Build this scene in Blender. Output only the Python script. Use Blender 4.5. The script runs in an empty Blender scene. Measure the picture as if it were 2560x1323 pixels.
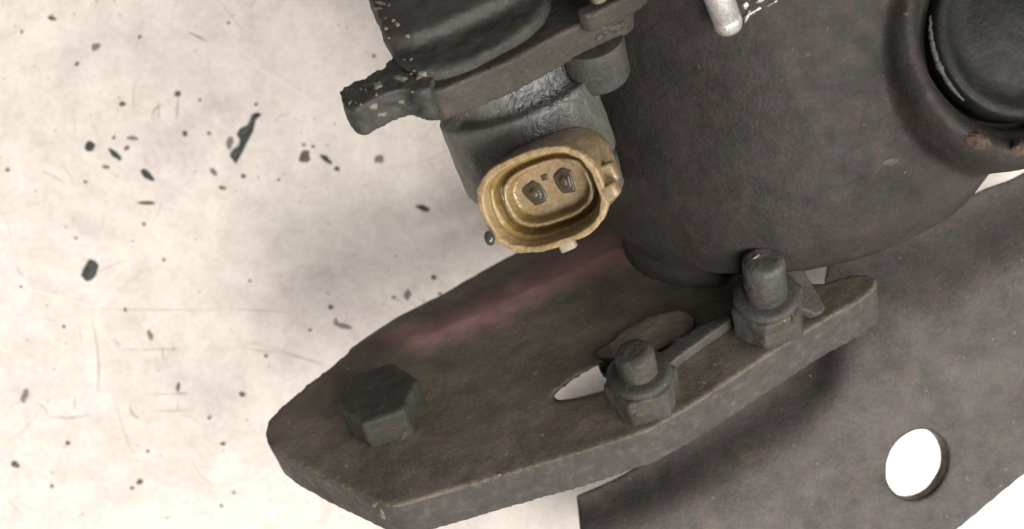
import bpy, bmesh, math, random
from mathutils import Vector, Matrix, noise
from mathutils.geometry import tessellate_polygon

random.seed(7)
SC = bpy.context.scene
COL = SC.collection
MM = 0.001

# ------------------------------------------------------------------ camera
H = 250.0            # lens height over the bench, mm
F = 3300.0           # focal length in photo pixels (photo is 2560 wide)
cam_d = bpy.data.cameras.new('camera')
cam = bpy.data.objects.new('camera', cam_d)
COL.objects.link(cam)
cam.location = (0, 0, H * MM)
cam.rotation_euler = (0, 0, 0)
cam_d.sensor_width = 36.0
cam_d.lens = F / 2560.0 * 36.0
cam_d.clip_start = 0.005
cam_d.clip_end = 20
cam_d.dof.use_dof = True
cam_d.dof.focus_distance = 0.188
cam_d.dof.aperture_fstop = 21.0
SC.camera = cam

# ------------------------------------------------------------------ world, lamps, exposure
w = bpy.data.worlds.new('World'); SC.world = w; w.use_nodes = True
w.node_tree.nodes['Background'].inputs[0].default_value = (0.97, 0.93, 0.98, 1)
w.node_tree.nodes['Background'].inputs[1].default_value = 0.15

def area(name, loc, target, size, power, col):
    d = bpy.data.lights.new(name, 'AREA'); d.shape = 'DISK'; d.size = size; d.energy = power; d.color = col
    o = bpy.data.objects.new(name, d); COL.objects.link(o)
    o.location = loc
    o.rotation_euler = (Vector(target) - Vector(loc)).to_track_quat('-Z', 'Y').to_euler()
    return o
area('workshop_lamp', (0.18, -0.40, 0.68), (0.0, 0.0, 0.0), 0.36, 7.9, (1.0, 0.95, 0.905))
area('added_side_lamp', (0.60, -0.04, 0.62), (0.03, 0.0, 0.02), 0.50, 6.0, (1.0, 0.96, 0.92))  # added unseen lamp: brightens right sides, leaves the bench left of the unit shaded

SC.view_settings.view_transform = 'Standard'
SC.view_settings.look = 'None'
SC.view_settings.exposure = 0.0
SC.view_settings.gamma = 1.0
SC.view_settings.use_curve_mapping = False

# ------------------------------------------------------------------ helpers
def P(u, v, z):
    """point at height z (mm) that the photograph shows at pixel (u, v)"""
    k = (H - z) / F
    return Vector(((u - 1280.0) * k, -(v - 661.5) * k, z))

class Plane:
    def __init__(s, n, p): s.n = Vector(n).normalized(); s.p = p
    def hit(s, u, v):
        o = Vector((0, 0, H)); d = (P(u, v, 0) - o)
        return o + d * ((s.p - o).dot(s.n) / d.dot(s.n))

UNIT0 = Vector((44.0, 14.0, 0.0))       # base of the unit on the bench, mm

def link(name, bm, mat, parent=None, off=None, smooth=True):
    off = UNIT0 if off is None else off
    me = bpy.data.meshes.new(name)
    bmesh.ops.recalc_face_normals(bm, faces=bm.faces)
    for v in bm.verts: v.co = (v.co - off) * MM
    bm.to_mesh(me); bm.free()
    if smooth:
        for p in me.polygons: p.use_smooth = True
    o = bpy.data.objects.new(name, me); COL.objects.link(o)
    if mat: me.materials.append(mat)
    if parent is not None: o.parent = parent
    else: o.location = off * MM
    return o

def mod_bevel(o, w, seg=3, ang=35):
    m = o.modifiers.new('bevel', 'BEVEL'); m.width = w * MM; m.segments = seg
    m.limit_method = 'ANGLE'; m.angle_limit = math.radians(ang)
    m.harden_normals = False
    return m
def mod_remesh(o, vox, smooth_it=6):
    m = o.modifiers.new('fuse', 'REMESH'); m.mode = 'VOXEL'; m.voxel_size = vox * MM; m.use_smooth_shade = True
    if smooth_it:
        s = o.modifiers.new('soften', 'SMOOTH'); s.iterations = smooth_it; s.factor = 0.5
def mod_displace(o, amp, size, kind='CLOUDS', depth=3):
    t = bpy.data.textures.new('relief', kind)
    t.noise_scale = size * MM
    if kind == 'CLOUDS': t.noise_depth = depth
    m = o.modifiers.new('relief', 'DISPLACE'); m.texture = t; m.strength = amp * MM; m.mid_level = 0.5
    m.texture_coords = 'LOCAL'

def frame(axis, hint=(1, 0, 0)):
    a = Vector(axis).normalized()
    x = Vector(hint); x = (x - a * x.dot(a)).normalized()
    return x, a.cross(x).normalized(), a

def add_lathe(bm, base, axis, prof, seg=48, hint=(1, 0, 0), squash=None, phase=0.0):
    """prof: list of (radius, height); closed with caps"""
    x, y, a = frame(axis, hint)
    rings = []
    for r, h in prof:
        rings.append([bm.verts.new(base + a * h + (x * math.cos(2*math.pi*k/seg + phase) + y * math.sin(2*math.pi*k/seg + phase)) * r) for k in range(seg)])
    for i in range(len(rings) - 1):
        for k in range(seg):
            bm.faces.new((rings[i][k], rings[i][(k+1) % seg], rings[i+1][(k+1) % seg], rings[i+1][k]))
    bm.faces.new(rings[0][::-1]); bm.faces.new(rings[-1])

def add_slab(bm, outer, offs, holes=(), holes_back=None):
    """outer: 3-D points of a flat face; offs: vector to the back face; holes: lists of points"""
    loops = [list(outer)] + [list(h) for h in holes]
    tris = tessellate_polygon(loops)
    flat = [p for l in loops for p in l]
    top = [bm.verts.new(p) for p in flat]; bot = [bm.verts.new(p + offs) for p in (flat if holes_back is None else list(outer) + [p - offs for h in holes_back for p in h])]
    for t in tris:
        bm.faces.new([top[i] for i in t]); bm.faces.new([bot[i] for i in reversed(t)])
    i0 = 0
    for l in loops:
        n = len(l)
        for k in range(n):
            a, b = i0 + k, i0 + (k + 1) % n
            bm.faces.new((top[a], top[b], bot[b], bot[a]))
        i0 += n

def smooth_loop(pts, it=1):
    for _ in range(it):
        q = []
        for i in range(len(pts)):
            a, b = Vector(pts[i]), Vector(pts[(i + 1) % len(pts)])
            q += [a.lerp(b, 0.25), a.lerp(b, 0.75)]
        pts = q
    return [tuple(p) for p in pts]

# ------------------------------------------------------------------ materials
class NT:
    def __init__(s, name):
        s.m = bpy.data.materials.new(name); s.m.use_nodes = True
        s.t = s.m.node_tree; s.n = s.t.nodes; s.b = s.n['Principled BSDF']
        tc = s.n.new('ShaderNodeTexCoord'); mp = s.n.new('ShaderNodeMapping')
        mp.inputs['Scale'].default_value = (1000, 1000, 1000)     # work in mm
        s.t.links.new(tc.outputs['Object'], mp.inputs['Vector']); s.co = mp.outputs['Vector']
    def L(s, a, b): s.t.links.new(a, b)
    def noise(s, scale, detail=4, rough=0.55, dist=0.0, co=None):
        n = s.n.new('ShaderNodeTexNoise'); n.inputs['Scale'].default_value = scale
        n.inputs['Detail'].default_value = detail; n.inputs['Roughness'].default_value = rough
        n.inputs['Distortion'].default_value = dist
        s.L(co or s.co, n.inputs['Vector']); return n.outputs['Fac']
    def ramp(s, fac, stops):
        r = s.n.new('ShaderNodeValToRGB'); e = r.color_ramp.elements
        while len(e) < len(stops): e.new(0.5)
        for i, (p, c) in enumerate(stops):
            e[i].position = p; e[i].color = (c, c, c, 1) if isinstance(c, (int, float)) else (*c, 1)
        s.L(fac, r.inputs['Fac']); return r.outputs['Color']
    def mix(s, fac, a, b, mode='MIX'):
        m = s.n.new('ShaderNodeMix'); m.data_type = 'RGBA'; m.blend_type = mode
        for sock, val in ((m.inputs['Factor'], fac), (m.inputs[6], a), (m.inputs[7], b)):
            if hasattr(val, 'is_output'): s.L(val, sock)
            elif isinstance(val, (int, float)): sock.default_value = val
            else: sock.default_value = (*val, 1)
        return m.outputs[2]
    def math(s, op, a, b=None, clamp=False):
        m = s.n.new('ShaderNodeMath'); m.operation = op; m.use_clamp = clamp
        for i, val in enumerate((a, b)):
            if val is None: continue
            if hasattr(val, 'is_output'): s.L(val, m.inputs[i])
            else: m.inputs[i].default_value = val
        return m.outputs[0]
    def spot(s, centre, r0, r1, squash=(1, 1, 1)):
        """1 inside r0 mm of centre, 0 beyond r1 (object space)"""
        mp = s.n.new('ShaderNodeMapping'); mp.vector_type = 'POINT'
        mp.inputs['Location'].default_value = [-c * q for c, q in zip(centre, squash)]
        mp.inputs['Scale'].default_value = squash
        s.L(s.co, mp.inputs['Vector'])
        ln = s.n.new('ShaderNodeVectorMath'); ln.operation = 'LENGTH'; s.L(mp.outputs[0], ln.inputs[0])
        mr = s.n.new('ShaderNodeMapRange'); mr.interpolation_type = 'SMOOTHSTEP'
        mr.inputs[1].default_value = r0; mr.inputs[2].default_value = r1; mr.inputs[3].default_value = 1; mr.inputs[4].default_value = 0
        s.L(ln.outputs['Value'], mr.inputs[0]); return mr.outputs[0]
    def bump(s, h, strength, dist, prev=None):
        b = s.n.new('ShaderNodeBump'); b.inputs['Strength'].default_value = strength; b.inputs['Distance'].default_value = dist * MM
        s.L(h, b.inputs['Height'])
        if prev is not None: s.L(prev, b.inputs['Normal'])
        return b.outputs[0]
    def wear(s, radius, lo, hi):
        bv = s.n.new('ShaderNodeBevel'); bv.samples = 4; bv.inputs['Radius'].default_value = radius * MM
        g = s.n.new('ShaderNodeNewGeometry')
        d = s.n.new('ShaderNodeVectorMath'); d.operation = 'DOT_PRODUCT'
        s.L(bv.outputs[0], d.inputs[0]); s.L(g.outputs['Normal'], d.inputs[1])
        mr = s.n.new('ShaderNodeMapRange'); mr.inputs[1].default_value = hi; mr.inputs[2].default_value = lo
        s.L(d.outputs['Value'], mr.inputs[0]); return mr.outputs[0]
    def set(s, **kw):
        for k, val in kw.items():
            k = k.replace('_', ' ')
            if hasattr(val, 'is_output'): s.L(val, s.b.inputs[k])
            elif isinstance(val, (tuple, list)): s.b.inputs[k].default_value = (*val, 1)
            else: s.b.inputs[k].default_value = val
        return s.m

def grimy(name, dark, mid, light, rough=0.5, metal=0.0, grain=1.0, bump=0.35, tint=(0.16, 0.09, 0.06), tint_amt=0.25, wear=None, extra=None, spec=0.2):
    """oily, dusty cast or stamped metal: broad blotches, fine grain, brown tint, pale rubbed edges"""
    s = NT(name)
    big = s.noise(0.11 * grain, 5, 0.6, 0.6)
    c = s.ramp(big, [(0.32, tuple(x * 0.8 for x in dark)), (0.5, mid), (0.68, light)])
    fine = s.noise(2.2 * grain, 4, 0.7)
    c = s.mix(0.45, c, s.ramp(fine, [(0.3, tuple(x * 0.55 for x in mid)), (0.7, tuple(x * 1.5 for x in mid))]), 'MIX')
    hue = s.noise(0.4 * grain, 4, 0.6, 0.5)
    c = s.mix(0.55, c, s.ramp(hue, [(0.36, (1.12, 0.92, 1.02)), (0.5, (1, 1, 1)), (0.64, (0.92, 1.04, 0.84))]), 'MULTIPLY')
    rustm = s.ramp(s.noise(0.19 * grain, 6, 0.65, 1.0), [(0.55, 0.0), (0.72, 1.0)])
    c = s.mix(s.math('MULTIPLY', rustm, tint_amt), c, tint)
    speck = s.ramp(s.noise(1.1 * grain, 2, 0.5), [(0.71, 0.0), (0.76, 1.0)])
    c = s.mix(s.math('MULTIPLY', speck, 0.35), c, tuple(min(1, x * 2.6) for x in light))
    if wear:
        wm = s.math('MULTIPLY', s.wear(wear[0], 0.80, 0.97), s.ramp(s.noise(0.6, 4, 0.6), [(0.42, 0.0), (0.6, 1.0)]))
        c = s.mix(s.math('MULTIPLY', wm, wear[2]), c, wear[1])
    rg = s.ramp(s.noise(0.35 * grain, 5, 0.6), [(0.3, max(0.1, rough - 0.14)), (0.7, min(1, rough + 0.14))])
    h = s.noise(1.5 * grain, 5, 0.65)
    nrm = s.bump(h, bump, 0.35)
    nrm = s.bump(s.noise(0.3 * grain, 3), bump * 0.5, 0.8, nrm)
    if extra: c, rg, nrm = extra(s, c, rg, nrm)
    s.set(Base_Color=c, Roughness=rg, Metallic=metal, Normal=nrm)
    s.b.inputs['Specular IOR Level'].default_value = spec
    return s.m

def local(p): return tuple(p - UNIT0)

M = {}
M['housing'] = grimy('housing_cast', (0.0198, 0.0176, 0.0160), (0.0319, 0.0281, 0.0259), (0.0440, 0.0380, 0.0358), rough=0.58, bump=0.4, tint=(0.062, 0.038, 0.030), tint_amt=0.6)
M['cover'] = grimy('cover_cast', (0.0337, 0.0343, 0.0306), (0.0477, 0.0477, 0.0428), (0.0704, 0.0686, 0.0612), rough=0.55, bump=0.4, tint=(0.12, 0.08, 0.05), wear=(0.8, (0.33, 0.29, 0.23), 0.55))
M['flange'] = grimy('flange_steel', (0.0382, 0.0357, 0.0306), (0.0536, 0.0490, 0.0418), (0.0714, 0.0663, 0.0561), rough=0.55, bump=0.3, wear=(0.5, (0.30, 0.26, 0.20), 0.4))
M['plate'] = grimy('plate_steel', (0.040, 0.036, 0.028), (0.068, 0.060, 0.048), (0.10, 0.088, 0.072), rough=0.55, bump=0.3, tint=(0.10, 0.07, 0.04), wear=(0.7, (0.26, 0.23, 0.18), 0.5))
M['strap'] = grimy('bracket_steel', (0.0493, 0.0452, 0.0429), (0.0725, 0.0655, 0.0621), (0.1044, 0.0928, 0.0870), rough=0.5, bump=0.3, tint=(0.135, 0.10, 0.072), tint_amt=0.5, wear=(0.6, (0.4, 0.34, 0.27), 0.4))
M['bolt'] = grimy('bolt_steel', (0.0404, 0.0404, 0.0347), (0.0687, 0.0646, 0.0606), (0.0969, 0.0904, 0.0864), rough=0.5, bump=0.35, metal=0.1, tint=(0.09, 0.08, 0.045), tint_amt=0.5, wear=(0.5, (0.26, 0.24, 0.21), 0.35))
M['head'] = grimy('bolt_head_steel', (0.0260, 0.0260, 0.0211), (0.0360, 0.0360, 0.0291), (0.0496, 0.0496, 0.0409), rough=0.6, bump=0.3, wear=(0.5, (0.2, 0.19, 0.15), 0.4))
M['pale'] = grimy('bare_casting', (0.1364, 0.1178, 0.0930), (0.1984, 0.1736, 0.1364), (0.2604, 0.2294, 0.1860), rough=0.6, bump=0.5, tint_amt=0.2)
M['rust'] = grimy('rust_crust', (0.0450, 0.0315, 0.0240), (0.0735, 0.0495, 0.0375), (0.1050, 0.0713, 0.0562), rough=0.8, bump=0.6, tint=(0.2, 0.09, 0.04))
M['rust_dull'] = grimy('caked_brown_grime', (0.045, 0.040, 0.026), (0.070, 0.060, 0.040), (0.12, 0.10, 0.07), rough=0.8, bump=0.6, tint=(0.13, 0.08, 0.04))
M['nut_dark'] = grimy('grimy_nut_steel', (0.034, 0.033, 0.027), (0.056, 0.053, 0.047), (0.085, 0.08, 0.074), rough=0.55, bump=0.4, tint=(0.07, 0.06, 0.035), tint_amt=0.5, wear=(0.5, (0.2, 0.18, 0.15), 0.3))
M['bright'] = grimy('bare_bright_steel', (0.45, 0.43, 0.42), (0.62, 0.60, 0.58), (0.78, 0.75, 0.73), rough=0.32, bump=0.5, metal=0.6, tint_amt=0.1)
M['black'] = grimy('greasy_black', (0.0076, 0.0080, 0.0076), (0.0113, 0.0118, 0.0111), (0.0164, 0.0166, 0.0151), rough=0.5, bump=0.3, tint_amt=0.1)

def bench_material():
    s = NT('bench_sheet_metal')
    cloud = s.noise(0.012, 4, 0.6, 0.4)
    c = s.ramp(cloud, [(0.3, (0.76, 0.70, 0.62)), (0.6, (0.82, 0.76, 0.68)), (0.8, (0.85, 0.81, 0.75))])
    c = s.mix(0.6, c, s.ramp(s.noise(0.045, 5, 0.62, 0.8), [(0.34, (0.52, 0.455, 0.475)), (0.50, (0.77, 0.71, 0.66)), (0.66, (0.88, 0.84, 0.78))]))
    mott = s.noise(0.22, 6, 0.65, 0.5)
    c = s.mix(0.34, c, s.ramp(mott, [(0.3, (0.46, 0.39, 0.33)), (0.62, (0.88, 0.83, 0.76))]))
    c = s.mix(0.2, c, s.ramp(s.noise(0.9, 4, 0.7), [(0.32, (0.45, 0.37, 0.31)), (0.6, (0.88, 0.82, 0.76))]))
    stain = s.ramp(s.noise(0.055, 5, 0.7, 1.5), [(0.60, 0.0), (0.74, 1.0)])
    c = s.mix(s.math('MULTIPLY', stain, 0.28), c, (0.50, 0.41, 0.33))
    tiny = s.ramp(s.noise(0.75, 3, 0.5), [(0.69, 0.0), (0.77, 1.0)])
    c = s.mix(s.math('MULTIPLY', tiny, 0.35), c, (0.40, 0.31, 0.24))
    hs = None
    for i, ang in enumerate((0.2, 1.1, 1.9, 2.7)):          # brushed, scratched grain in several directions
        mp = s.n.new('ShaderNodeMapping'); mp.inputs['Rotation'].default_value = (0, 0, ang)
        mp.inputs['Location'].default_value = (i * 37.0, i * 11.0, 0)
        mp2 = s.n.new('ShaderNodeMapping'); mp2.inputs['Scale'].default_value = (0.03, 1.6, 1)
        s.L(s.co, mp.inputs['Vector']); s.L(mp.outputs[0], mp2.inputs['Vector'])
        l = s.ramp(s.noise(1.0, 3, 0.6, 0.15, mp2.outputs[0]), [(0.62, 0.0), (0.72, 1.0)])
        hs = l if hs is None else s.math('MAXIMUM', hs, l)
    c = s.mix(s.math('MULTIPLY', hs, 0.10), c, (0.55, 0.47, 0.38))
    nrm = s.bump(hs, 0.08, 0.1)
    nrm = s.bump(mott, 0.06, 0.3, nrm)
    rg = s.ramp(mott, [(0.3, 0.36), (0.7, 0.5)])
    s.set(Base_Color=c, Roughness=rg, Metallic=0.0, Normal=nrm)
    s.b.inputs['Specular IOR Level'].default_value = 0.45
    return s.m
M['bench'] = bench_material()

def simple(name, c0, c1, rough, scale=1.0, bump=0.2, **kw):
    s = NT(name)
    n = s.noise(scale, 4, 0.6)
    s.set(Base_Color=s.ramp(n, [(0.3, c0), (0.7, c1)]), Roughness=rough, Normal=s.bump(n, bump, 0.2), **kw)
    return s.m
M['flake'] = simple('black_flake', (0.035, 0.042, 0.038), (0.075, 0.082, 0.072), 0.5)
M['flake_brown'] = simple('brown_flake', (0.10, 0.075, 0.06), (0.18, 0.14, 0.11), 0.7)
M['flake_grey'] = simple('grey_flake', (0.16, 0.14, 0.14), (0.28, 0.25, 0.23), 0.7)
M['scratch_dark'] = simple('dark_scratch', (0.46, 0.39, 0.33), (0.56, 0.49, 0.42), 0.6)
M['scratch_pale'] = simple('bright_scratch', (0.78, 0.72, 0.65), (0.82, 0.77, 0.71), 0.4)
M['grit'] = simple('brown_grit', (0.24, 0.19, 0.15), (0.42, 0.35, 0.28), 0.8)

# ------------------------------------------------------------------ the bench
bm = bmesh.new()
for x, y in ((-600, -600), (600, -600), (600, 600), (-600, 600)): bm.verts.new((x, y, 0))
bm.faces.new(bm.verts)
bench = link('bench_top', bm, M['bench'], off=Vector((0, 0, 0)), smooth=False)
bench['kind'] = 'structure'; bench['label'] = 'pale scratched sheet-metal bench top'

# ------------------------------------------------------------------ the unit
unit = bpy.data.objects.new('pump_unit', None); COL.objects.link(unit)
unit.location = UNIT0 * MM; unit.empty_display_size = 0.02
unit['label'] = 'oily dark cast-metal vehicle pump unit with tan plug socket and bolted brackets'
unit['category'] = 'machine part'

A_N = Vector((-0.225, 0.735, 0.64)).normalized()       # shared axis of plates, studs and bolts
H_N = Vector((-0.23, 0.90, 0.37)).normalized()         # axis of the round housing

PA = Plane(A_N, P(1300, 1180, 62.0))
# --- housing: barrel + side boss + added dark lump, fused
C0 = P(1985, 451, 33.0)
bm = bmesh.new()
add_lathe(bm, C0, H_N, [(12, -9), (22, -6.5), (28.5, -3), (32, 1.5), (33, 7), (33, 20), (31.6, 44), (31.6, 110)], 72)
B_N = Vector((0.24, 0.05, 0.97)).normalized()
B_C = P(2560, 66, 72.0)
add_lathe(bm, B_C, B_N, [(16.5, -34), (18.6, -12), (18.9, -6), (18.6, -1.8), (17.4, 0), (16.2, -0.6), (14.6, -2.6), (13.9, -3.4), (13.2, -4.5), (13.2, -7)], 72)
add_slab(bm, [PA.hit(u, v) + A_N * 3.0 for u, v in smooth_loop([(1550, 600), (1575, 668), (1640, 706), (1760, 722), (1840, 716), (1880, 600), (1880, 500), (1600, 500)])], -A_N * 7.5)  # lump added to darken the shaded join of housing and plate
x_, y_, a_ = frame(H_N)
housing = link('housing', bm, M['housing'], unit)
mod_remesh(housing, 0.55, 16); mod_displace(housing, 0.4, 12.0)
mod_displace(housing, 0.16, 1.6)
housing['label'] = 'rounded dark cast housing with mottled oily surface'

# --- disc set into the boss
bm = bmesh.new()
add_lathe(bm, B_C, B_N, [(12.3, -6), (12.3, -1.9), (11.9, -1.5), (10.6, -1.5), (10.2, -1.9), (7, -1.9), (6.6, -1.7), (1.0, -1.7)], 72)
disc = link('cover_disc', bm, M['black'], unit)
disc['label'] = 'flat black round disc set in the housing boss'

# ragged pale seal lip showing in the gap round the disc
bx, by, ba = frame(B_N)
bm = bmesh.new(); prev = None
for k in range(91):
    an = math.radians(174 + 58 * k / 90)
    e = math.sin(math.pi * k / 90) ** 0.5
    rad = 0.08 + e * (0.30 + 0.16 * noise.noise((k * 0.11, 0, 1)) + 0.10 * noise.noise((k * 0.4, 3, 1)))
    d = bx * math.cos(an) + by * math.sin(an)
    c_ = B_C + d * (12.75 + 0.12 * noise.noise((k * 0.2, 7, 2))) - ba * 2.3
    cur = [bm.verts.new(c_ + (d * math.cos(q * 0.785) + ba * math.sin(q * 0.785)) * rad) for q in range(8)]
    if prev:
        for q in range(8): bm.faces.new((prev[q], prev[(q + 1) % 8], cur[(q + 1) % 8], cur[q]))
    else: bm.faces.new(cur)
    prev = cur
bm.faces.new(prev[::-1])
lip = link('seal_lip', bm, M['bolt'], unit); lip['label'] = 'ragged paler seal lip along the disc edge'

# --- mounting plate (lower, dark, slotted)
T_A = 7.4
outer = [(662, 1078), (670, 1047), (705, 1012), (800, 935), (880, 868), (935, 846), (1000, 842), (1090, 828), (1240, 764), (1400, 690), (1540, 622),
         (1640, 576), (1740, 570), (1850, 655), (1960, 700), (2060, 706), (2130, 686), (2165, 683), (2185, 689), (2193, 703), (2186, 724), (2152, 752), (2061, 801), (1927, 885), (1857, 931), (1723, 1019),
         (1620, 1076), (1480, 1122), (1300, 1177), (1100, 1234), (1010, 1261), (985, 1266), (960, 1263), (940, 1256), (813, 1198), (705, 1140), (676, 1118), (664, 1098)]
slot = [(1366, 1006), (1415, 958), (1480, 920), (1545, 892), (1615, 880), (1625, 925), (1545, 968), (1500, 982), (1450, 998)]
bm = bmesh.new()
PB = Plane(A_N, PA.p - A_N * T_A)
add_slab(bm, [PA.hit(u, v) for u, v in outer], -A_N * T_A, [[PA.hit(u, v) for u, v in smooth_loop(slot)]], [[PB.hit(u, v - 4) for u, v in smooth_loop(slot)]])
# the back edge turns down towards the bench
fold = [(870, 878), (935, 848), (1000, 840), (1090, 826), (1240, 762), (1400, 688), (1540, 620), (1640, 590)]
rim = [(868, 875), (922, 836), (985, 795), (1100, 737), (1200, 680), (1275, 638), (1400, 575), (1500, 530)]
fp = [PA.hit(*p) for p in fold]
rp = [PA.hit(*p) - Vector((0, 0, 4.5)) for p in rim]
rp = [P(u, v, r.z + 4.5 - (0.3, 2.5, 6.0, 7.5, 7.5, 7.5, 7.5, 7.5)[i]) for i, ((u, v), r) in enumerate(zip(rim, rp))]
dn = Vector((0.4, -1.2, -5.0))
for i in range(len(fp) - 1):
    vs = [bm.verts.new(p) for p in (fp[i], fp[i+1], rp[i+1], rp[i])] + [bm.verts.new(p + dn) for p in (fp[i], fp[i+1], rp[i+1], rp[i])]
    for f in ((0, 1, 2, 3), (7, 6, 5, 4), (0, 4, 5, 1), (1, 5, 6, 2), (2, 6, 7, 3), (3, 7, 4, 0)): bm.faces.new([vs[k] for k in f])
s0 = P(1250, 752, PA.hit(1250, 758).z)
def pink(s, c, rg, nrm):  # pinkish band near the fold, darker mauve towards the back edge
    g = s.n.new('ShaderNodeNewGeometry'); d = s.n.new('ShaderNodeVectorMath'); d.operation = 'DOT_PRODUCT'
    s.L(g.outputs['True Normal'], d.inputs[0]); d.inputs[1].default_value = A_N
    edge = s.ramp(d.outputs['Value'], [(0.25, 1.0), (0.6, 0.0)])          # sheared edge of the plate: barer, greyer steel, darkened to offset the light falling there
    ec = s.ramp(s.noise(0.5, 5, 0.7), [(0.3, (0.034, 0.032, 0.030)), (0.55, (0.056, 0.052, 0.050)), (0.72, (0.10, 0.092, 0.088))])
    c = s.mix(s.math('MULTIPLY', edge, 0.85), c, ec)
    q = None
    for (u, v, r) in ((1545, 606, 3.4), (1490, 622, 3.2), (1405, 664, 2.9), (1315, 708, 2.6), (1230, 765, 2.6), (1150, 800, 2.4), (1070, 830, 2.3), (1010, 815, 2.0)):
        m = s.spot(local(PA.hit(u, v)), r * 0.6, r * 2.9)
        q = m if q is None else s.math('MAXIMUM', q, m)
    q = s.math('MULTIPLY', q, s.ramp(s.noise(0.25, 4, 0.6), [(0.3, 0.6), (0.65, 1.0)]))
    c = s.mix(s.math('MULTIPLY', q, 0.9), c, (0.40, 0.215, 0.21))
    q2 = None
    for (u, v, r) in ((1330, 655, 5), (1200, 715, 5), (1080, 775, 5), (970, 830, 4)):
        m = s.spot(local(PA.hit(u, v)), r * 0.5, r * 1.6)
        q2 = m if q2 is None else s.math('MAXIMUM', q2, m)
    c = s.mix(s.math('MULTIPLY', q2, 0.45), c, (0.095, 0.050, 0.054))
    return c, rg, nrm
M['plate_a'] = grimy('plate_steel_pink_band', (0.0804, 0.0724, 0.0562), (0.1287, 0.1124, 0.0885), (0.1907, 0.1667, 0.1327), rough=0.6, bump=0.3, tint=(0.10, 0.07, 0.04), wear=(0.7, (0.24, 0.21, 0.16), 0.45), extra=pink)
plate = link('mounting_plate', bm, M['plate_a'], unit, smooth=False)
bmesh_fix = plate.modifiers.new('weld', 'WELD'); bmesh_fix.merge_threshold = 0.00005
mod_remesh(plate, 0.45, 5); mod_displace(plate, 0.35, 5.0)
plate['label'] = 'thick dark slotted mounting plate with reddish band along its back edge'

def on_plate(u, v, lift=0.0): return PA.hit(u, v) + A_N * lift

# --- hexagon bolt head on the plate's left end
def hexpart(name, base, axis, r, h, mat, parent, hint, chamfer=0.8, phase=0.0, bevel=0.35):
    bm = bmesh.new()
    add_lathe(bm, base, axis, [(r, 0), (r, h - chamfer * 0.45), (r - chamfer, h)], 6, hint, phase=phase)
    o = link(name, bm, mat, parent, smooth=True)
    mod_bevel(o, bevel, 3, 25); mod_displace(o, 0.0, 2.0)
    o.modifiers.remove(o.modifiers[-1])
    return o
head = hexpart('bolt_head', on_plate(968, 1040, -0.4), A_N, 6.5, 5.9, M['head'], unit, (1, 0.05, 0), 0.6, math.radians(11), 0.5)
mod_remesh(head, 0.3, 4); mod_displace(head, 0.5, 2.5)
head['label'] = 'worn greenish hexagon bolt head on the plate tip'
# --- two studs with flanged nuts
def stud_set(u, v, rn, hn, rs, ls, lean, phase, label, mt='bolt'):
    ax = (A_N + Vector(lean)).normalized()
    b = on_plate(u, v, -0.3)
    nut = hexpart('nut', b, ax, rn, hn, M[mt], unit, (1, 0, 0), 0.7, phase, 0.45)
    nut['label'] = label
    bm = bmesh.new()
    add_lathe(bm, b + ax * (hn - 0.3), ax, [(rn * 0.80, 0), (rn * 0.86, 0.5), (rn * 0.84, 1.2), (rn * 0.7, 1.5)], 40)
    link('nut_collar', bm, M[mt], nut)
    bm = bmesh.new()
    prof = [(rs, 0)]; k = 0.0
    while k < ls - 1.4:                              # shallow rolled thread
        prof += [(rs, k + 0.25), (rs - 0.07, k + 0.5), (rs, k + 0.75)]; k += 0.8
    prof += [(rs, ls - 0.9), (rs - 0.25, ls - 0.45), (rs - 0.7, ls - 0.1), (rs - 1.3, ls)]
    prof = [(r, h) for r, h in prof]
    add_lathe(bm, b + ax * hn, ax, prof, 32)
    st = link('stud', bm, M[mt], nut); mod_remesh(st, 0.22, 2); mod_displace(st, 0.45, 1.8)
    mod_remesh(nut, 0.28, 4); mod_displace(nut, 0.7, 2.2)
    return nut
nut1 = stud_set(1922, 806, 5.7, 6.4, 3.1, 9.0, (0.02, -0.10, 0.12), math.radians(20), 'flanged nut on a stud near the plate right end')
nut2 = stud_set(1612, 995, 5.6, 5.0, 2.9, 5.4, (0.0, 0.0, 0.0), math.radians(8), 'flanged nut on a stud beside the slot', 'nut_dark')
# lock tab beside the right nut
TP = Plane((0.35, 0.45, 0.82), on_plate(2000, 745, 5.5))
bm = bmesh.new()
add_slab(bm, [TP.hit(u, v) for u, v in ((1950, 668), (1966, 655), (1996, 652), (2030, 705), (2066, 768), (2058, 782), (2040, 786), (2004, 772), (1960, 720))], -TP.n * 1.6)
tab = link('lock_tab', bm, M['bolt'], unit, smooth=False); mod_bevel(tab, 0.4)
# raised weld rib between the nuts
bm = bmesh.new()
pts = [(1600, 945), (1690, 872), (1760, 826), (1822, 800), (1838, 815), (1770, 862), (1700, 912), (1640, 965)]
add_slab(bm, [on_plate(u, v, 1.7) for u, v in smooth_loop(pts)], -A_N * 3)
rib = link('weld_rib', bm, M['bolt'], unit, smooth=True); mod_remesh(rib, 0.25, 7); mod_displace(rib, 0.3, 2.5)

bm = bmesh.new()
add_slab(bm, [on_plate(u, v, 0.75) for u, v in smooth_loop([(1470, 905), (1540, 850), (1600, 805), (1690, 778), (1740, 790), (1738, 830), (1700, 858), (1640, 885), (1580, 900)], 2)], -A_N * 5.0)
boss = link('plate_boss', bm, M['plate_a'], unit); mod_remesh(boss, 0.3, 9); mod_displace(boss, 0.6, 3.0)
boss['label'] = 'low rounded boss behind the middle stud'
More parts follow.
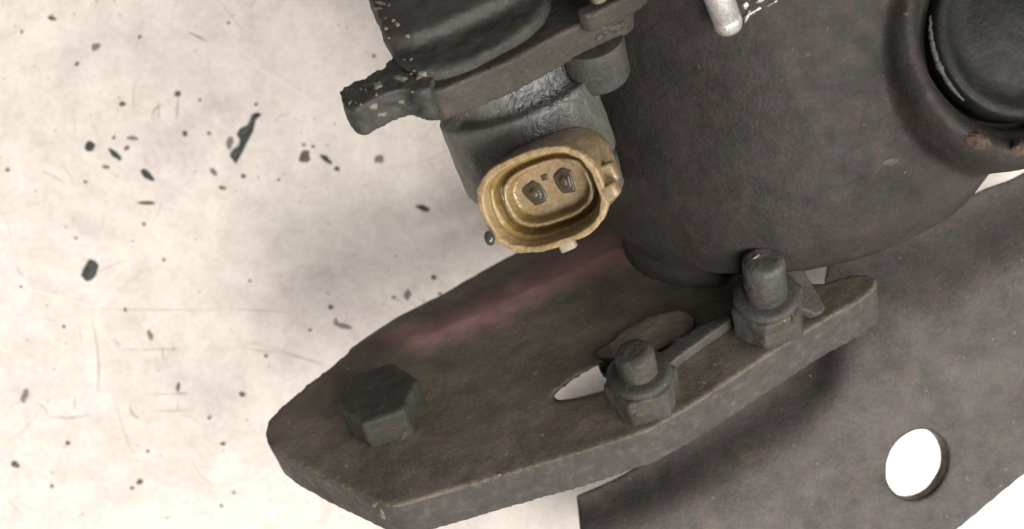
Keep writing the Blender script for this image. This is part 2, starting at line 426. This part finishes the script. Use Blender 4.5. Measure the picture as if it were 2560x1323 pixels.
# --- support bracket (lower right, lighter) with an oval hole
U_E = [(1440, 1238), (1560, 1190), (1690, 1100), (1900, 960), (2050, 850), (2056, 700), (2080, 610), (2200, 560), (2330, 530), (2430, 486), (2480, 460), (2546, 446), (2700, 330)]
L_E = [(1475, 1640), (1640, 1620), (1800, 1590), (1960, 1550), (2120, 1495), (2240, 1432), (2330, 1372), (2405, 1318), (2500, 1236), (2570, 1180), (2660, 1110), (2760, 1030), (2900, 940)]
NT_ = 18
bm = bmesh.new(); grid = []
for i, (a, b) in enumerate(zip(U_E, L_E)):
    row = []
    for j in range(NT_ + 1):
        t = j / NT_
        k = min(1.0, t / 0.34); k = k * k * (3 - 2 * k)
        z = 32.0 + 6.0 * k - 3.0 * max(0, t - 0.5)
        u = a[0] + (b[0] - a[0]) * t; v = a[1] + (b[1] - a[1]) * t
        row.append(bm.verts.new(P(u, v, z)))
    grid.append(row)
for i in range(len(grid) - 1):
    for j in range(NT_): bm.faces.new((grid[i][j], grid[i][j+1], grid[i+1][j+1], grid[i+1][j]))
for f in bm.faces: f.normal_update()
if sum(f.normal.z for f in bm.faces) < 0: bmesh.ops.reverse_faces(bm, faces=bm.faces)
strap = link('support_bracket', bm, M['strap'], unit)
sd = strap.modifiers.new('sub', 'SUBSURF'); sd.levels = 2; sd.render_levels = 2; sd.boundary_smooth = 'PRESERVE_CORNERS'
so = strap.modifiers.new('thick', 'SOLIDIFY'); so.thickness = 4.6 * MM; so.offset = -1
hc = P(2300, 1166, 38.5)
bm = bmesh.new()
x0 = Vector((math.cos(math.radians(66)), math.sin(math.radians(66)), 0))
y0 = Vector((-x0.y, x0.x, 0)); ring_t = []; ring_b = []
for k in range(56):
    an = 2 * math.pi * k / 56
    r = 1 + 0.018 * noise.noise((math.cos(an) * 2, math.sin(an) * 2, 3.0))
    p = hc + (x0 * math.cos(an) * 5.9 + y0 * math.sin(an) * 4.85) * r
    ring_t.append(bm.verts.new(p + Vector((0, 0, 15)))); ring_b.append(bm.verts.new(p - Vector((0, 0, 18))))
bm.faces.new(ring_t); bm.faces.new(ring_b[::-1])
for k in range(56): bm.faces.new((ring_t[k], ring_t[(k+1) % 56], ring_b[(k+1) % 56], ring_b[k]))
cutter = link('hole_cutter', bm, None, unit)
bo = strap.modifiers.new('hole', 'BOOLEAN'); bo.object = cutter; bo.operation = 'DIFFERENCE'; bo.solver = 'EXACT'
bpy.context.view_layer.update()
dg = bpy.context.evaluated_depsgraph_get()
me = bpy.data.meshes.new_from_object(strap.evaluated_get(dg))
strap.modifiers.clear(); strap.data = me
bpy.data.objects.remove(cutter)
mod_remesh(strap, 0.45, 3); mod_displace(strap, 0.3, 12.0)
strap['label'] = 'lighter grey bent bracket with an oval hole'

# --- flange, ear and raised cover (upper left)
PF = Plane(A_N, P(1250, 200, 77.0))
def slab_part(name, pts, lift, t, mat, parent, plane=PF, vox=0.4, sm=3, disp=(0.35, 2.5), loop=1, n=A_N):
    bm = bmesh.new()
    pp = smooth_loop(pts, loop) if loop else pts
    add_slab(bm, [plane.hit(u, v) + n * lift for u, v in pp], -n * t)
    o = link(name, bm, mat, parent)
    mod_remesh(o, vox, sm); mod_displace(o, *disp)
    return o
flange = slab_part('flange', [(1016, 205), (1024, 222), (1050, 230), (1090, 228), (1116, 219), (1275, 152), (1398, 84), (1468, 50), (1560, 8), (1640, -60), (1640, -220), (1200, -220), (1000, 60), (985, 150)],
                   0.0, 5.0, M['flange'], unit, disp=(0.22, 2.0), sm=2, loop=0)
flange['label'] = 'long flange bar with brownish worn edge'
ear = slab_part('flange_ear', [(852, 246), (862, 226), (915, 206), (972, 172), (1010, 120), (1100, 150), (1085, 230), (1050, 244), (1012, 232), (975, 243), (935, 262), (900, 282), (872, 284), (858, 268)],
                0.8, 4.6, M['cover'], unit, disp=(0.9, 1.7))
ear['label'] = 'ragged ear of the flange with pale chipped edges'
bm = bmesh.new()
for pts, lift, t in (([(905, -60), (918, -10), (948, 70), (972, 128), (985, 150), (1040, 150), (1110, 122), (1200, 84), (1330, 20), (1400, -30), (1420, -120), (1420, -260), (905, -260)], 4.0, 5.0),
                     ([(985, 175), (1030, 200), (1105, 205), (1200, 168), (1320, 104), (1380, 40), (1400, -100), (1000, -100), (985, 120)], 1.7, 3.0)):
    add_slab(bm, [PF.hit(u, v) + A_N * lift for u, v in smooth_loop(pts)], -A_N * t)
cover = link('cover_block', bm, M['cover'], unit); mod_remesh(cover, 0.5, 30); mod_displace(cover, 0.7, 4.0); mod_displace(cover, 0.3, 1.5)
cover['label'] = 'raised dark green-grey cover block with chipped left edge'
rail = slab_part('flange_rail', [(1440, 62), (1480, 36), (1600, -40), (1640, -40), (1610, 6), (1540, 40), (1480, 70)], 2.0, 3.0, M['flange'], unit)
nub = slab_part('cover_nub', [(1478, 24), (1482, 4), (1522, 6), (1526, 32), (1510, 44), (1486, 40)], 4.0, 4.5, M['pale'], unit, disp=(0.5, 1.5))

# --- round neck below the flange, in two collars with a gap between
N_N = Vector((-0.34, 0.86, 0.38)).normalized()
NB = P(1312, 312, 59.0)
bm = bmesh.new()
add_lathe(bm, NB, N_N, [(10.8, -7.4), (11.6, -7.0), (11.6, 4.5), (9, 5), (9, 9)], 56)
def wet(s, c, rg, nrm):
    q = s.spot(local(P(1350, 255, 67)), 2.0, 6.5, (1, 0.8, 1))
    q = s.math('MULTIPLY', q, s.ramp(s.noise(0.5, 3, 0.6, 1.0), [(0.3, 0.3), (0.6, 1.0)]))
    c = s.mix(s.math('MULTIPLY', q, 0.75), c, (0.19, 0.195, 0.21))  # oil film also lightened: its blue-grey sheen is put into the colour
    rg = s.mix(q, rg, (0.12, 0.12, 0.12))
    wr = s.ramp(s.noise(0.33, 3, 0.5, 1.6), [(0.36, 0.0), (0.5, 1.0), (0.64, 0.0)])
    nrm = s.bump(s.math('MULTIPLY', wr, q), 0.9, 0.9, nrm)
    return c, rg, nrm
M['neck'] = grimy('neck_cast_oily', (0.0743, 0.0756, 0.0675), (0.1107, 0.1107, 0.0972), (0.1620, 0.1553, 0.1350), rough=0.45, bump=0.5, tint_amt=0.1, extra=wet, spec=0.5)
neck = link('neck_collar', bm, M['neck'], unit); mod_remesh(neck, 0.4, 3); mod_displace(neck, 0.4, 2.5)
neck['label'] = 'upper neck collar with shiny wrinkled oil film'
bm = bmesh.new()
add_lathe(bm, NB - N_N * 8.0 + Vector((0.4, 0, 0)), N_N, [(9.0, -6), (10.4, -5), (10.9, -0.3), (9.4, 0.3), (9.4, 1.5)], 56)
neck2 = link('neck_collar', bm, M['neck'], unit); mod_remesh(neck2, 0.4, 3); mod_displace(neck2, 0.5, 2.5)

# --- round bolt head under the flange
fb = PF.hit(1462, 34) - A_N * 4.9
bm = bmesh.new()
add_lathe(bm, fb - A_N * 6.0, A_N, [(3.6, -0.3), (4.3, 0.2), (4.6, 0.9), (4.6, 6.4)], 40)
fbolt = link('flange_bolt', bm, M['bolt'], unit); mod_bevel(fbolt, 0.3); 
fbolt['label'] = 'grey cylindrical bolt head under the flange'

# ------------------------------------------------------------------ plug socket
def amber(name='tan_plastic_oily', g=(1, 1, 1), ro=0.0):
    s = NT(name)
    t = lambda c: tuple(x * y for x, y in zip(c, g))
    big = s.noise(0.22, 5, 0.6, 0.8)
    c = s.ramp(big, [(0.3, t((0.19, 0.130, 0.055))), (0.5, t((0.27, 0.20, 0.108))), (0.72, t((0.34, 0.265, 0.165)))])
    c = s.mix(0.3, c, s.ramp(s.noise(2.0, 4, 0.65), [(0.35, t((0.15, 0.10, 0.05))), (0.65, t((0.42, 0.31, 0.20)))]))
    dirt = s.ramp(s.noise(0.6, 4, 0.7, 0.6), [(0.56, 0.0), (0.70, 1.0)])
    c = s.mix(s.math('MULTIPLY', dirt, 0.6), c, (0.10, 0.078, 0.05))
    wm = s.wear(0.35, 0.80, 0.97)
    c = s.mix(s.math('MULTIPLY', wm, 0.35), c, t((0.48, 0.36, 0.23)))
    h = s.noise(0.8, 3, 0.5)
    nrm = s.bump(h, 0.35, 0.4)
    s.set(Base_Color=c, Roughness=s.ramp(h, [(0.35, 0.16 + ro), (0.65, 0.42 + ro)]), Normal=nrm)
    s.b.inputs['Specular IOR Level'].default_value = 0.55
    s.b.inputs['Subsurface Weight'].default_value = 0.22
    s.b.inputs['Subsurface Radius'].default_value = (0.002, 0.001, 0.0005)
    return s.m
M['amber'] = amber()
M['amber_rim'] = amber('tan_plastic_scuffed', (1.10, 1.08, 0.98), 0.15)
M['amber_wall'] = amber('tan_plastic_dark', (0.80, 0.74, 0.45), -0.07)  # darker, yellower and glossier tan for the recess walls
M['amber_dark'] = simple('dark_terminal', (0.035, 0.03, 0.02), (0.085, 0.068, 0.04), 0.35, 0.8, 0.4)
M['oil'] = simple('oil_drop', (0.03, 0.035, 0.03), (0.06, 0.065, 0.055), 0.12)
M['tab_pale'] = simple('pale_plastic', (0.24, 0.21, 0.16), (0.36, 0.32, 0.26), 0.5)

S_N = Vector((-0.27, -0.36, 0.89)).normalized()
S_C = P(1353, 503, 77.0)
sx, sy, _ = frame(S_N, (math.cos(math.radians(24)), math.sin(math.radians(24)), 0))
HX, HY = 8.75, 6.75
def oval(bm, inset, depth, seg=120, jit=0.0, seed=0.0, ex=2.7, shift=(0, 0)):
    out = []
    for k in range(seg):
        an = 2 * math.pi * k / seg
        c, s_ = math.cos(an), math.sin(an)
        x = (HX - inset) * math.copysign(abs(c) ** (2 / ex), c); y = (HY - inset) * math.copysign(abs(s_) ** (2 / ex), s_)
        j = jit * noise.noise((c * 4 + seed, s_ * 4, seed)) + jit * 0.6 * noise.noise((c * 13, s_ * 13, seed + 5))
        q = 1 + j / 8
        out.append(bm.verts.new(S_C + sx * (x * q + shift[0]) + sy * (y * q + shift[1]) + S_N * (depth + j * 0.6)))
    return out
def loft(bm, rings):
    for a, b in zip(rings, rings[1:]):
        n = len(a)
        for k in range(n): bm.faces.new((a[k], a[(k+1) % n], b[(k+1) % n], b[k]))
bm = bmesh.new()
prof = [(0.9, -16, 0), (0.35, -9, 0.1), (0.25, -3, 0.1), (0.2, -1.4, 0.12), (0.0, -1.2, 0.25), (0.0, -0.25, 0.25), (0.06, -0.05, 0.25), (0.25, 0.0, 0.25), (0.75, 0.0, 0.3), (0.88, -0.05, 0.3), (0.94, -0.25, 0.3),
        (1.15, -2.0, 0.12), (1.2, -2.3, 0.12), (1.55, -2.4, 0.2), (1.65, -2.6, 0.2), (1.75, -4.6, 0.1), (1.85, -4.8, 0.1), (2.35, -4.8, 0.1), (2.42, -4.6, 0.1), (2.5, -3.5, 0.15), (2.58, -3.35, 0.2), (2.95, -3.35, 0.25), (3.05, -3.5, 0.25), (3.2, -5.1, 0.1), (3.35, -5.4, 0.1), (4.1, -5.4, 0.1)]
RIM_K = range(4, 11); IN_K = range(11, 19)
rings = [oval(bm, i, d, jit=j * 0.75, seed=n * 0.3) for n, (i, d, j) in enumerate(prof)]
loft(bm, rings)
NS = len(rings[0])
bm.faces.ensure_lookup_table()
for fi, f in enumerate(bm.faces): f.material_index = 1 if fi // NS in RIM_K else (2 if fi // NS in IN_K or fi // NS in (22, 23) else 0)
bm.faces.new(rings[-1]); bm.faces.new(rings[0][::-1])
sock = link('plug_socket', bm, M['amber'], unit)
sub = sock.modifiers.new('sub', 'SUBSURF'); sub.levels = 1; sub.render_levels = 1
mod_displace(sock, 0.16, 1.0)
sock.data.materials.append(M['amber_rim']); sock.data.materials.append(M['amber_wall'])
sock['label'] = 'tan oval two-pin plug socket, grimy and wet with oil'
def block(name, cx, cy, depth, w, h, d, mat, parent, rot=0.0, bev=0.3, disp=0.25):
    bm = bmesh.new()
    cr, sr = math.cos(rot), math.sin(rot)
    vs = []
    for dz in (0, d):
        for x, y in ((-w, -h), (w, -h), (w, h), (-w, h)):
            x, y = x + random.uniform(-.15, .15) * w, y + random.uniform(-.15, .15) * h
            X, Y = cx + x * cr - y * sr, cy + x * sr + y * cr
            vs.append(bm.verts.new(S_C + sx * X + sy * Y + S_N * (depth + dz)))
    for f in ((3, 2, 1, 0), (4, 5, 6, 7), (0, 1, 5, 4), (1, 2, 6, 5), (2, 3, 7, 6), (3, 0, 4, 7)): bm.faces.new([vs[k] for k in f])
    o = link(name, bm, mat, parent); mod_bevel(o, bev, 3)
    return o
def terminal(cx, cy, w, h, rot, seed):
    bm = bmesh.new(); rr = []
    for f, d in ((1.15, -5.6), (1.12, -5.28), (0.98, -5.2), (0.75, -5.24), (0.5, -5.2), (0.42, -4.8), (0.3, -4.7)):
        ring = []
        for k in range(24):
            an = 2 * math.pi * k / 24
            q = f * (1 + 0.28 * noise.noise((math.cos(an) * 1.3 + seed, math.sin(an) * 1.3, seed)))
            x = w * math.copysign(abs(math.cos(an)) ** 0.6, math.cos(an)) * q; y = h * math.copysign(abs(math.sin(an)) ** 0.6, math.sin(an)) * q
            ring.append(bm.verts.new(S_C + sx * (cx + x * math.cos(rot) - y * math.sin(rot)) + sy * (cy + x * math.sin(rot) + y * math.cos(rot)) + S_N * d))
        rr.append(ring)
    loft(bm, rr); bm.faces.new(rr[-1]); bm.faces.new(rr[0][::-1])
    o = link('terminal', bm, M['amber_dark'], sock); o['label'] = 'dark oily terminal in the socket floor'
terminal(-2.45, 0.1, 1.15, 1.45, 0.25, 2.0)
terminal(2.25, 0.35, 1.1, 1.5, -0.05, 6.0)
block('hole_dark', -0.2, 1.75, -5.9, 0.45, 0.4, 0.7, M['amber_dark'], sock, 0, 0.15)  # dark block stands in for the shade inside a small hole
block('locating_tab', 9.1, -1.9, -1.9, 1.0, 1.0, 2.0, M['amber'], sock, 0.2, 0.4)
block('locating_tab', 9.0, -0.2, -4.8, 0.9, 1.3, 2.0, M['amber'], sock, 0.1, 0.4)
block('locating_tab', 0.6, -7.0, -1.6, 1.0, 0.7, 1.4, M['tab_pale'], sock, 0.1, 0.25)

# ------------------------------------------------------------------ bare steel pin and cast lip at the top edge
bm = bmesh.new()
pz = 76.0
p0 = P(1822, 66, pz); p1 = P(1776, -70, pz + 7)
add_lathe(bm, p0, p1 - p0, [(1.0, -0.5), (1.7, -0.2), (1.95, 0.5), (1.9, 1.6), (1.75, 1.8), (1.9, 2.1), (2.05, 12)], 28)
pin = link('steel_pin', bm, M['bright'], unit); mod_displace(pin, 0.0, 1)
pin['label'] = 'bright bare steel pin at the top of the housing'

# ------------------------------------------------------------------ chips, rust and worn spots lying on the castings (found by dropping onto the surface)
bpy.context.view_layer.update()
DG = bpy.context.evaluated_depsgraph_get()
CAMO = Vector((0, 0, H * MM))
def drop(u, v):
    d = (P(u, v, 0) * MM - CAMO).normalized()
    ok, loc, nor, idx, ob, mt = SC.ray_cast(DG, CAMO + d * 0.02, d)
    return (loc / MM, nor, ob) if ok else (None, None, None)
def patch(name, u, v, w, h, rot, mat, thick=0.25, seed=None, n=14, rag=0.45):
    """an irregular thin crust following the casting under it"""
    seed = seed if seed is not None else u * 0.013 + v * 0.007
    loc, nor, ob = drop(u, v)
    if ob is None or ob.name.startswith('bench'): return None
    bm = bmesh.new()
    cr, sr = math.cos(math.radians(rot)), math.sin(math.radians(rot))
    inner = []; outer_ = []
    for k in range(n):
        an = 2 * math.pi * k / n
        q = 1 + rag * noise.noise((math.cos(an) * 1.7 + seed * 9, math.sin(an) * 1.7, seed)) * 1.6
        for f, lst, lift in ((0.6, inner, thick), (1.0, outer_, -0.15)):
            x, y = math.cos(an) * w * q * f / 2, math.sin(an) * h * q * f / 2
            l2, n2, o2 = drop(u + x * cr + y * sr, v + x * sr - y * cr)
            if o2 is None or o2.name.startswith('bench') or (l2 - loc).length > 0.12 * max(w, h) + 1.0: l2 = loc.lerp(l2 if l2 is not None and (l2 - loc).length < 4 else loc, 0.3)
            lst.append(bm.verts.new(l2 + nor * lift * (0.6 + 0.8 * abs(noise.noise((x, y, seed))))))
    c = bm.verts.new(loc + nor * thick * 1.2)
    for k in range(n):
        j = (k + 1) % n
        bm.faces.new((c, inner[k], inner[j])); bm.faces.new((inner[k], outer_[k], outer_[j], inner[j]))
    base = ob
    while base.parent is not None and base.parent != unit: base = base.parent
    o = link(name, bm, mat, base)
    sb = o.modifiers.new('round', 'SUBSURF'); sb.levels = 2; sb.render_levels = 2
    mod_displace(o, thick * 0.9, 0.8)
    return o
for a in [(1005, 196, 44, 16, 8), (1052, 188, 34, 26, -25), (944, 214, 30, 22, -20), (934, 268, 22, 30, 60), (958, 285, 26, 14, -20), (1003, 255, 22, 14, 0),
          (952, 8, 44, 14, 15), (944, 22, 38, 12, -5), (984, 52, 14, 14, 0), (1018, 90, 22, 10, 30), (992, 60, 12, 18, 0), (966, 72, 12, 10, 0)]:
    patch('bare_chip', *a, M['pale'])
for _ in range(16):                                   # smaller flecks of bare metal along the ear and the cover's left edge
    t = random.random()
    u, v = (random.uniform(870, 1060), 0) if random.random() < 0.6 else (0, random.uniform(5, 150))
    if v == 0: v = 255 - (u - 870) * 0.33 + random.uniform(-28, 30)
    else: u = 932 + v * 0.42 + random.uniform(-6, 40)
    patch('bare_chip', u, v, random.uniform(6, 16), random.uniform(4, 9), random.uniform(0, 180), M['pale'], 0.15)
for a in [(1950, 822, 60, 22, -18), (1912, 846, 26, 16, 0), (1985, 795, 22, 30, 20), (1600, 1036, 40, 16, -10), (1010, 1090, 40, 12, -35)]:
    patch('rust_lump', *a, M['rust_dull'], 0.35)
for a in [(1545, 66, 60, 30, -25), (1500, 92, 40, 20, -25)]:
    patch('bare_chip', *a, M['flange'], 0.4)
for a in [(2440, 350, 72, 44, 15), (2548, 372, 50, 44, 0)]:
    patch('rust_lump', *a, M['rust'], 0.9)
for a in [(1868, 40, 40, 14, -60), (1882, 30, 54, 12, -28), (1862, 12, 22, 22, 20), (1898, 2, 30, 12, -25), (1930, 8, 30, 7, -30)]:
    patch('bright_scuff', *a, M['bright'], 0.35)
for a in [(2262, 34, 24, 14, 20), (2262, 430, 10, 12, 0), (2225, 402, 24, 50, 80)]:
    patch('bright_scuff', *a, M['bolt'], 0.2)
for a in [(1697, 848, 26, 10, -10), (1890, 642, 26, 7, -35), (1248, 1186, 12, 8, 40), (2024, 938, 14, 5, 30), (935, 1262, 14, 20, 20), (956, 1286, 12, 34, -15)]:
    patch('bare_chip', *a, M['pale'], 0.2)
# oil drop at the socket's lower left
bm = bmesh.new(); bmesh.ops.create_uvsphere(bm, u_segments=20, v_segments=12, radius=1.0)
od = P(1224, 596, 74.5)
for v_ in bm.verts: v_.co = od + Vector((v_.co.x * 0.75 + v_.co.y * -0.15, v_.co.y * 1.0, v_.co.z * 0.7))
link('oil_drop', bm, M['oil'], sock)

# ------------------------------------------------------------------ scratches on the bench
def strip(bm, pts, wpx, z=0.004):
    n = len(pts); L = []
    for i, (u, v) in enumerate(pts):
        a = Vector(pts[max(0, i - 1)]); b = Vector(pts[min(n - 1, i + 1)])
        d = (b - a).normalized(); nn = Vector((-d.y, d.x))
        k = wpx / 2 * (0.15 + 0.85 * math.sin(math.pi * (i + 0.15) / (n - 0.7))) * (0.75 + 0.5 * random.random())
        p, q = Vector((u, v)) + nn * k, Vector((u, v)) - nn * k
        L.append((bm.verts.new(P(p.x, p.y, z)), bm.verts.new(P(q.x, q.y, z))))
    for a, b in zip(L, L[1:]): bm.faces.new((a[0], a[1], b[1], b[0]))
def bez(p0, p1, bow, n=12):
    a, b = Vector(p0), Vector(p1); d = b - a; nn = Vector((-d.y, d.x)).normalized()
    return [tuple(a.lerp(b, i / (n - 1)) + nn * bow * math.sin(math.pi * i / (n - 1))) for i in range(n)]
bmp, bmd = bmesh.new(), bmesh.new()
for p0, p1, bow, wd in [((360, -10), (640, 190), 6, 9), ((470, 80), (820, 280), -8, 8), ((820, 280), (900, 330), 0, 5), ((690, 606), (1010, 650), -6, 7), ((1000, 640), (1210, 672), 5, 6), ((760, 640), (1150, 690), 6, 5),
                        ((660, 350), (710, 338), 3, 7), ((55, 660), (52, 860), 2, 9), ((230, 740), (330, 640), 4, 6), ((10, 705), (260, 775), 0, 6), ((235, 790), (310, 900), 5, 7), ((118, 1010), (190, 1045), 6, 5)]:
    strip(bmp, bez(p0, p1, bow), wd)
for p0, p1, bow, wd in [((700, 882), (822, 917), -3, 5), ((600, 868), (700, 882), 2, 3), ((325, 1012), (350, 1048), 8, 8), ((240, 772), (560, 774), 2, 3), ((560, 768), (740, 780), 3, 3), ((300, 874), (480, 868), 3, 3),
                        ((230, 690), (330, 650), -6, 3), ((90, 1005), (120, 1040), -6, 4), ((120, 1042), (235, 1035), 6, 5), ((440, 985), (470, 985), 0, 4), ((360, 985), (480, 982), 2, 2.5), ((445, 1000), (445, 1030), 0, 3), ((380, 1028), (490, 1026), 0, 3),
                        ((105, 430), (160, 460), -4, 4), ((380, 560), (405, 495), 5, 3), ((188, 990), (186, 1025), 0, 5), ((395, 250), (398, 300), 0, 4), ((445, 240), (442, 300), 0, 6), ((338, 200), (335, 290), 3, 3), ((380, 300), (410, 260), -10, 5),
                        ((40, 660), (60, 690), 4, 4), ((285, 845), (300, 870), 0, 4), ((405, 865), (408, 900), 0, 4), ((230, 800), (245, 980), -8, 6), ((290, 1000), (330, 1130), 4, 3), ((480, 1150), (540, 1220), 8, 3), ((20, 1245), (60, 1290), 3, 3)]:
    strip(bmd, bez(p0, p1, bow), wd)
for _ in range(60):
    u, v = random.uniform(-40, 1150), random.uniform(-40, 1360); an = random.choice((0.5, 0.1, -0.5, 1.4)) + random.gauss(0, 0.35); l = random.uniform(20, 150)
    strip(random.choice((bmp, bmd)), bez((u, v), (u + math.cos(an) * l, v + math.sin(an) * l), random.gauss(0, 4), 7), random.uniform(1.2, 2.6))
for nm, b, m in (('bright_scratches', bmp, M['scratch_pale']), ('dark_scratches', bmd, M['scratch_dark'])):
    o = link(nm, b, m, bench, off=Vector((0, 0, 0))); o['kind'] = 'stuff'

# ------------------------------------------------------------------ flakes and grit lying on the bench
def chip(pts_px, mat, name, label, cat='debris', thick=0.35, group=None, curl=0.15):
    cx = sum(p[0] for p in pts_px) / len(pts_px); cy = sum(p[1] for p in pts_px) / len(pts_px)
    c = P(cx, cy, 0)
    bm = bmesh.new()
    lo = [P(u, v, 0.01) for u, v in pts_px]
    top = []
    for p in lo:
        top.append(c + (p - c) * 0.88 + Vector((0, 0, thick * (0.7 + curl * 2 * noise.noise(p * 0.9)))))
    fl = [bm.verts.new(p) for p in lo]; tp = [bm.verts.new(p) for p in top]
    n = len(fl)
    for k in range(n): bm.faces.new((fl[k], fl[(k+1) % n], tp[(k+1) % n], tp[k]))
    for t in tessellate_polygon([top]): bm.faces.new([tp[i] for i in t])
    for t in tessellate_polygon([lo]): bm.faces.new([fl[i] for i in reversed(t)])
    o = link(name, bm, mat, None, off=c, smooth=False)
    o['label'] = label; o['category'] = cat
    if group: o['group'] = group
    return o
def blob(u, v, w, h, rot, n=11, rag=0.35):
    cr, sr = math.cos(math.radians(rot)), math.sin(math.radians(rot)); s = u * 0.37 + v * 0.11; out = []
    for k in range(n):
        an = 2 * math.pi * k / n
        q = 1 + rag * 1.5 * noise.noise((math.cos(an) * 1.4 + s, math.sin(an) * 1.4, s))
        x, y = math.cos(an) * w / 2 * q, math.sin(an) * h / 2 * q
        out.append((u + x * cr - y * sr, v + x * sr + y * cr))
    return out
FL, BR, GR = M['flake'], M['flake_brown'], M['flake_grey']
chip([(655, 286), (640, 300), (633, 330), (618, 358), (604, 386), (590, 411), (583, 402), (574, 391), (584, 380), (598, 372), (600, 350), (592, 338), (600, 322), (622, 312), (630, 296), (634, 284), (645, 281)], FL, 'black_flake', 'long ragged black flake, the biggest on the bench', thick=0.7)
chip([(224, 648), (238, 652), (248, 664), (240, 690), (228, 702), (215, 704), (203, 690), (210, 672), (218, 660)], FL, 'black_flake', 'dark squarish flake alone at the far left of the bench', thick=0.6)
for u, v, w_, h_, r, m, lab in [
    (226, 366, 28, 26, -40, FL, 'small round dark crumb left of the split sliver'),
    (290, 388, 42, 15, 42, FL, 'dark split sliver between round crumb and bow-shaped chip'),
    (369, 438, 42, 20, 40, FL, 'dark bow-shaped chip below the split sliver'),
    (368, 508, 48, 9, 2, BR, 'thin straight splinter lying level below the bow-shaped chip'),
    (763, 391, 24, 32, 25, BR, 'brown oval crumb right of the biggest flake'),
    (816, 398, 36, 14, 42, FL, 'slanted dark sliver right of the brown oval crumb'),
    (843, 423, 14, 12, 0, BR, 'tiny brown crumb at the tip of the slanted sliver'),
    (948, 399, 26, 22, 0, GR, 'pale brownish crumb below the ragged flange ear'),
    (1058, 520, 38, 18, 18, FL, 'dark pointed chip left of the plug socket'),
    (1085, 694, 15, 13, 0, BR, 'round crumb just above the plate back edge'),
    (1019, 738, 14, 30, 8, GR, 'upright faint brown fleck beside the plate back edge'),
    (828, 769, 14, 12, 0, BR, 'small brown crumb above the greenish curl'),
    (858, 816, 44, 13, 12, GR, 'greenish curled shred near the plate'),
    (840, 806, 9, 22, 10, GR, 'short upright shred touching the greenish curl'),
    (62, 990, 16, 34, 15, GR, 'grey upright fleck near the left edge of the bench'),
    (38, 1162, 24, 18, 30, BR, 'dark brown crumb at the lower left corner'),
    (606, 986, 15, 14, 0, BR, 'round brown crumb left of the bolt head'),
    (350, 1205, 18, 13, -30, BR, 'slanted crumb at the bottom of the bench'),
    (331, 1220, 11, 9, 0, GR, 'tiny grey crumb beside the slanted bottom crumb'),
    (306, 261, 17, 14, 0, BR, 'dark dot-like crumb in the upper left'),
    (445, 235, 15, 14, 0, BR, 'dark crumb at the top of a scratch'),
    (463, 335, 13, 16, 0, BR, 'small crumb left of the biggest flake tip'),
    (331, 346, 30, 10, 5, GR, 'flat grey fleck above the bow-shaped chip'),
    (535, 431, 24, 13, 50, GR, 'slanted grey fleck below the biggest flake'),
    (556, 471, 20, 9, 10, BR, 'level brown fleck below the slanted grey fleck'),
    (609, 441, 13, 12, 0, BR, 'round crumb under the biggest flake lower end'),
    (130, 46, 22, 12, 20, BR, 'brown fleck near the top left corner'),
    (240, 118, 28, 18, -30, GR, 'faint tan fleck under the top left corner'),
    (265, 418, 20, 10, 10, GR, 'grey fleck below the split sliver'),
    (446, 968, 10, 24, 10, BR, 'upright brown fleck over crossed scratches'),
    (170, 1108, 13, 12, 0, BR, 'lone brown crumb low on the left side'),
    (574, 358, 20, 30, 20, GR, 'pale brown crust touching the biggest flake'),
    (375, 838, 14, 28, -20, GR, 'faint upright grey fleck in the middle of the bench')]:
    chip(blob(u, v, w_, h_, r), m, {FL: 'black_flake', BR: 'brown_crumb', GR: 'grey_fleck'}[m], lab, thick=0.3)
for u, v in [(370, 1128), (130, 1216), (360, 561), (190, 596), (523, 334), (284, 345), (320, 369), (697, 450), (315, 372), (410, 650), (625, 702), (985, 745), (313, 775), (1100, 735), (760, 362), (783, 367), (935, 140), (572, 58), (350, 92), (192, 160), (55, 80), (20, 425), (213, 455), (500, 250), (640, 262), (775, 826), (585, 1232), (553, 1265), (665, 890), (524, 1045), (558, 1110), (160, 817)]:
    chip(blob(u, v, random.uniform(8, 13), random.uniform(7, 10), random.uniform(0, 180), 8), random.choice((BR, GR)), 'grit_speck', 'tiny brownish grit speck lying loose on the pale bench', thick=0.2, group='tiny grit specks')
bm = bmesh.new()
for _ in range(170):
    u = random.uniform(-60, 1150); v = random.uniform(-60, 1380); r = random.uniform(1.5, 4.0)
    c = P(u, v, 0.006); k = (H / F) * r; vs = []
    ph = random.random() * 6
    for i in range(6):
        q = random.uniform(0.6, 1.2); vs.append(bm.verts.new(c + Vector((math.cos(i * 1.047 + ph) * k * q, math.sin(i * 1.047 + ph) * k * q * 0.8, 0))))
    t = bm.verts.new(c + Vector((0, 0, 0.1)))
    for i in range(6): bm.faces.new((vs[i], vs[(i + 1) % 6], t))
o = link('fine_dust', bm, M['grit'], None, off=Vector((0, 0, 0))); o['kind'] = 'stuff'; o['label'] = 'fine brown dust scattered over the pale bench'; o['category'] = 'dust'
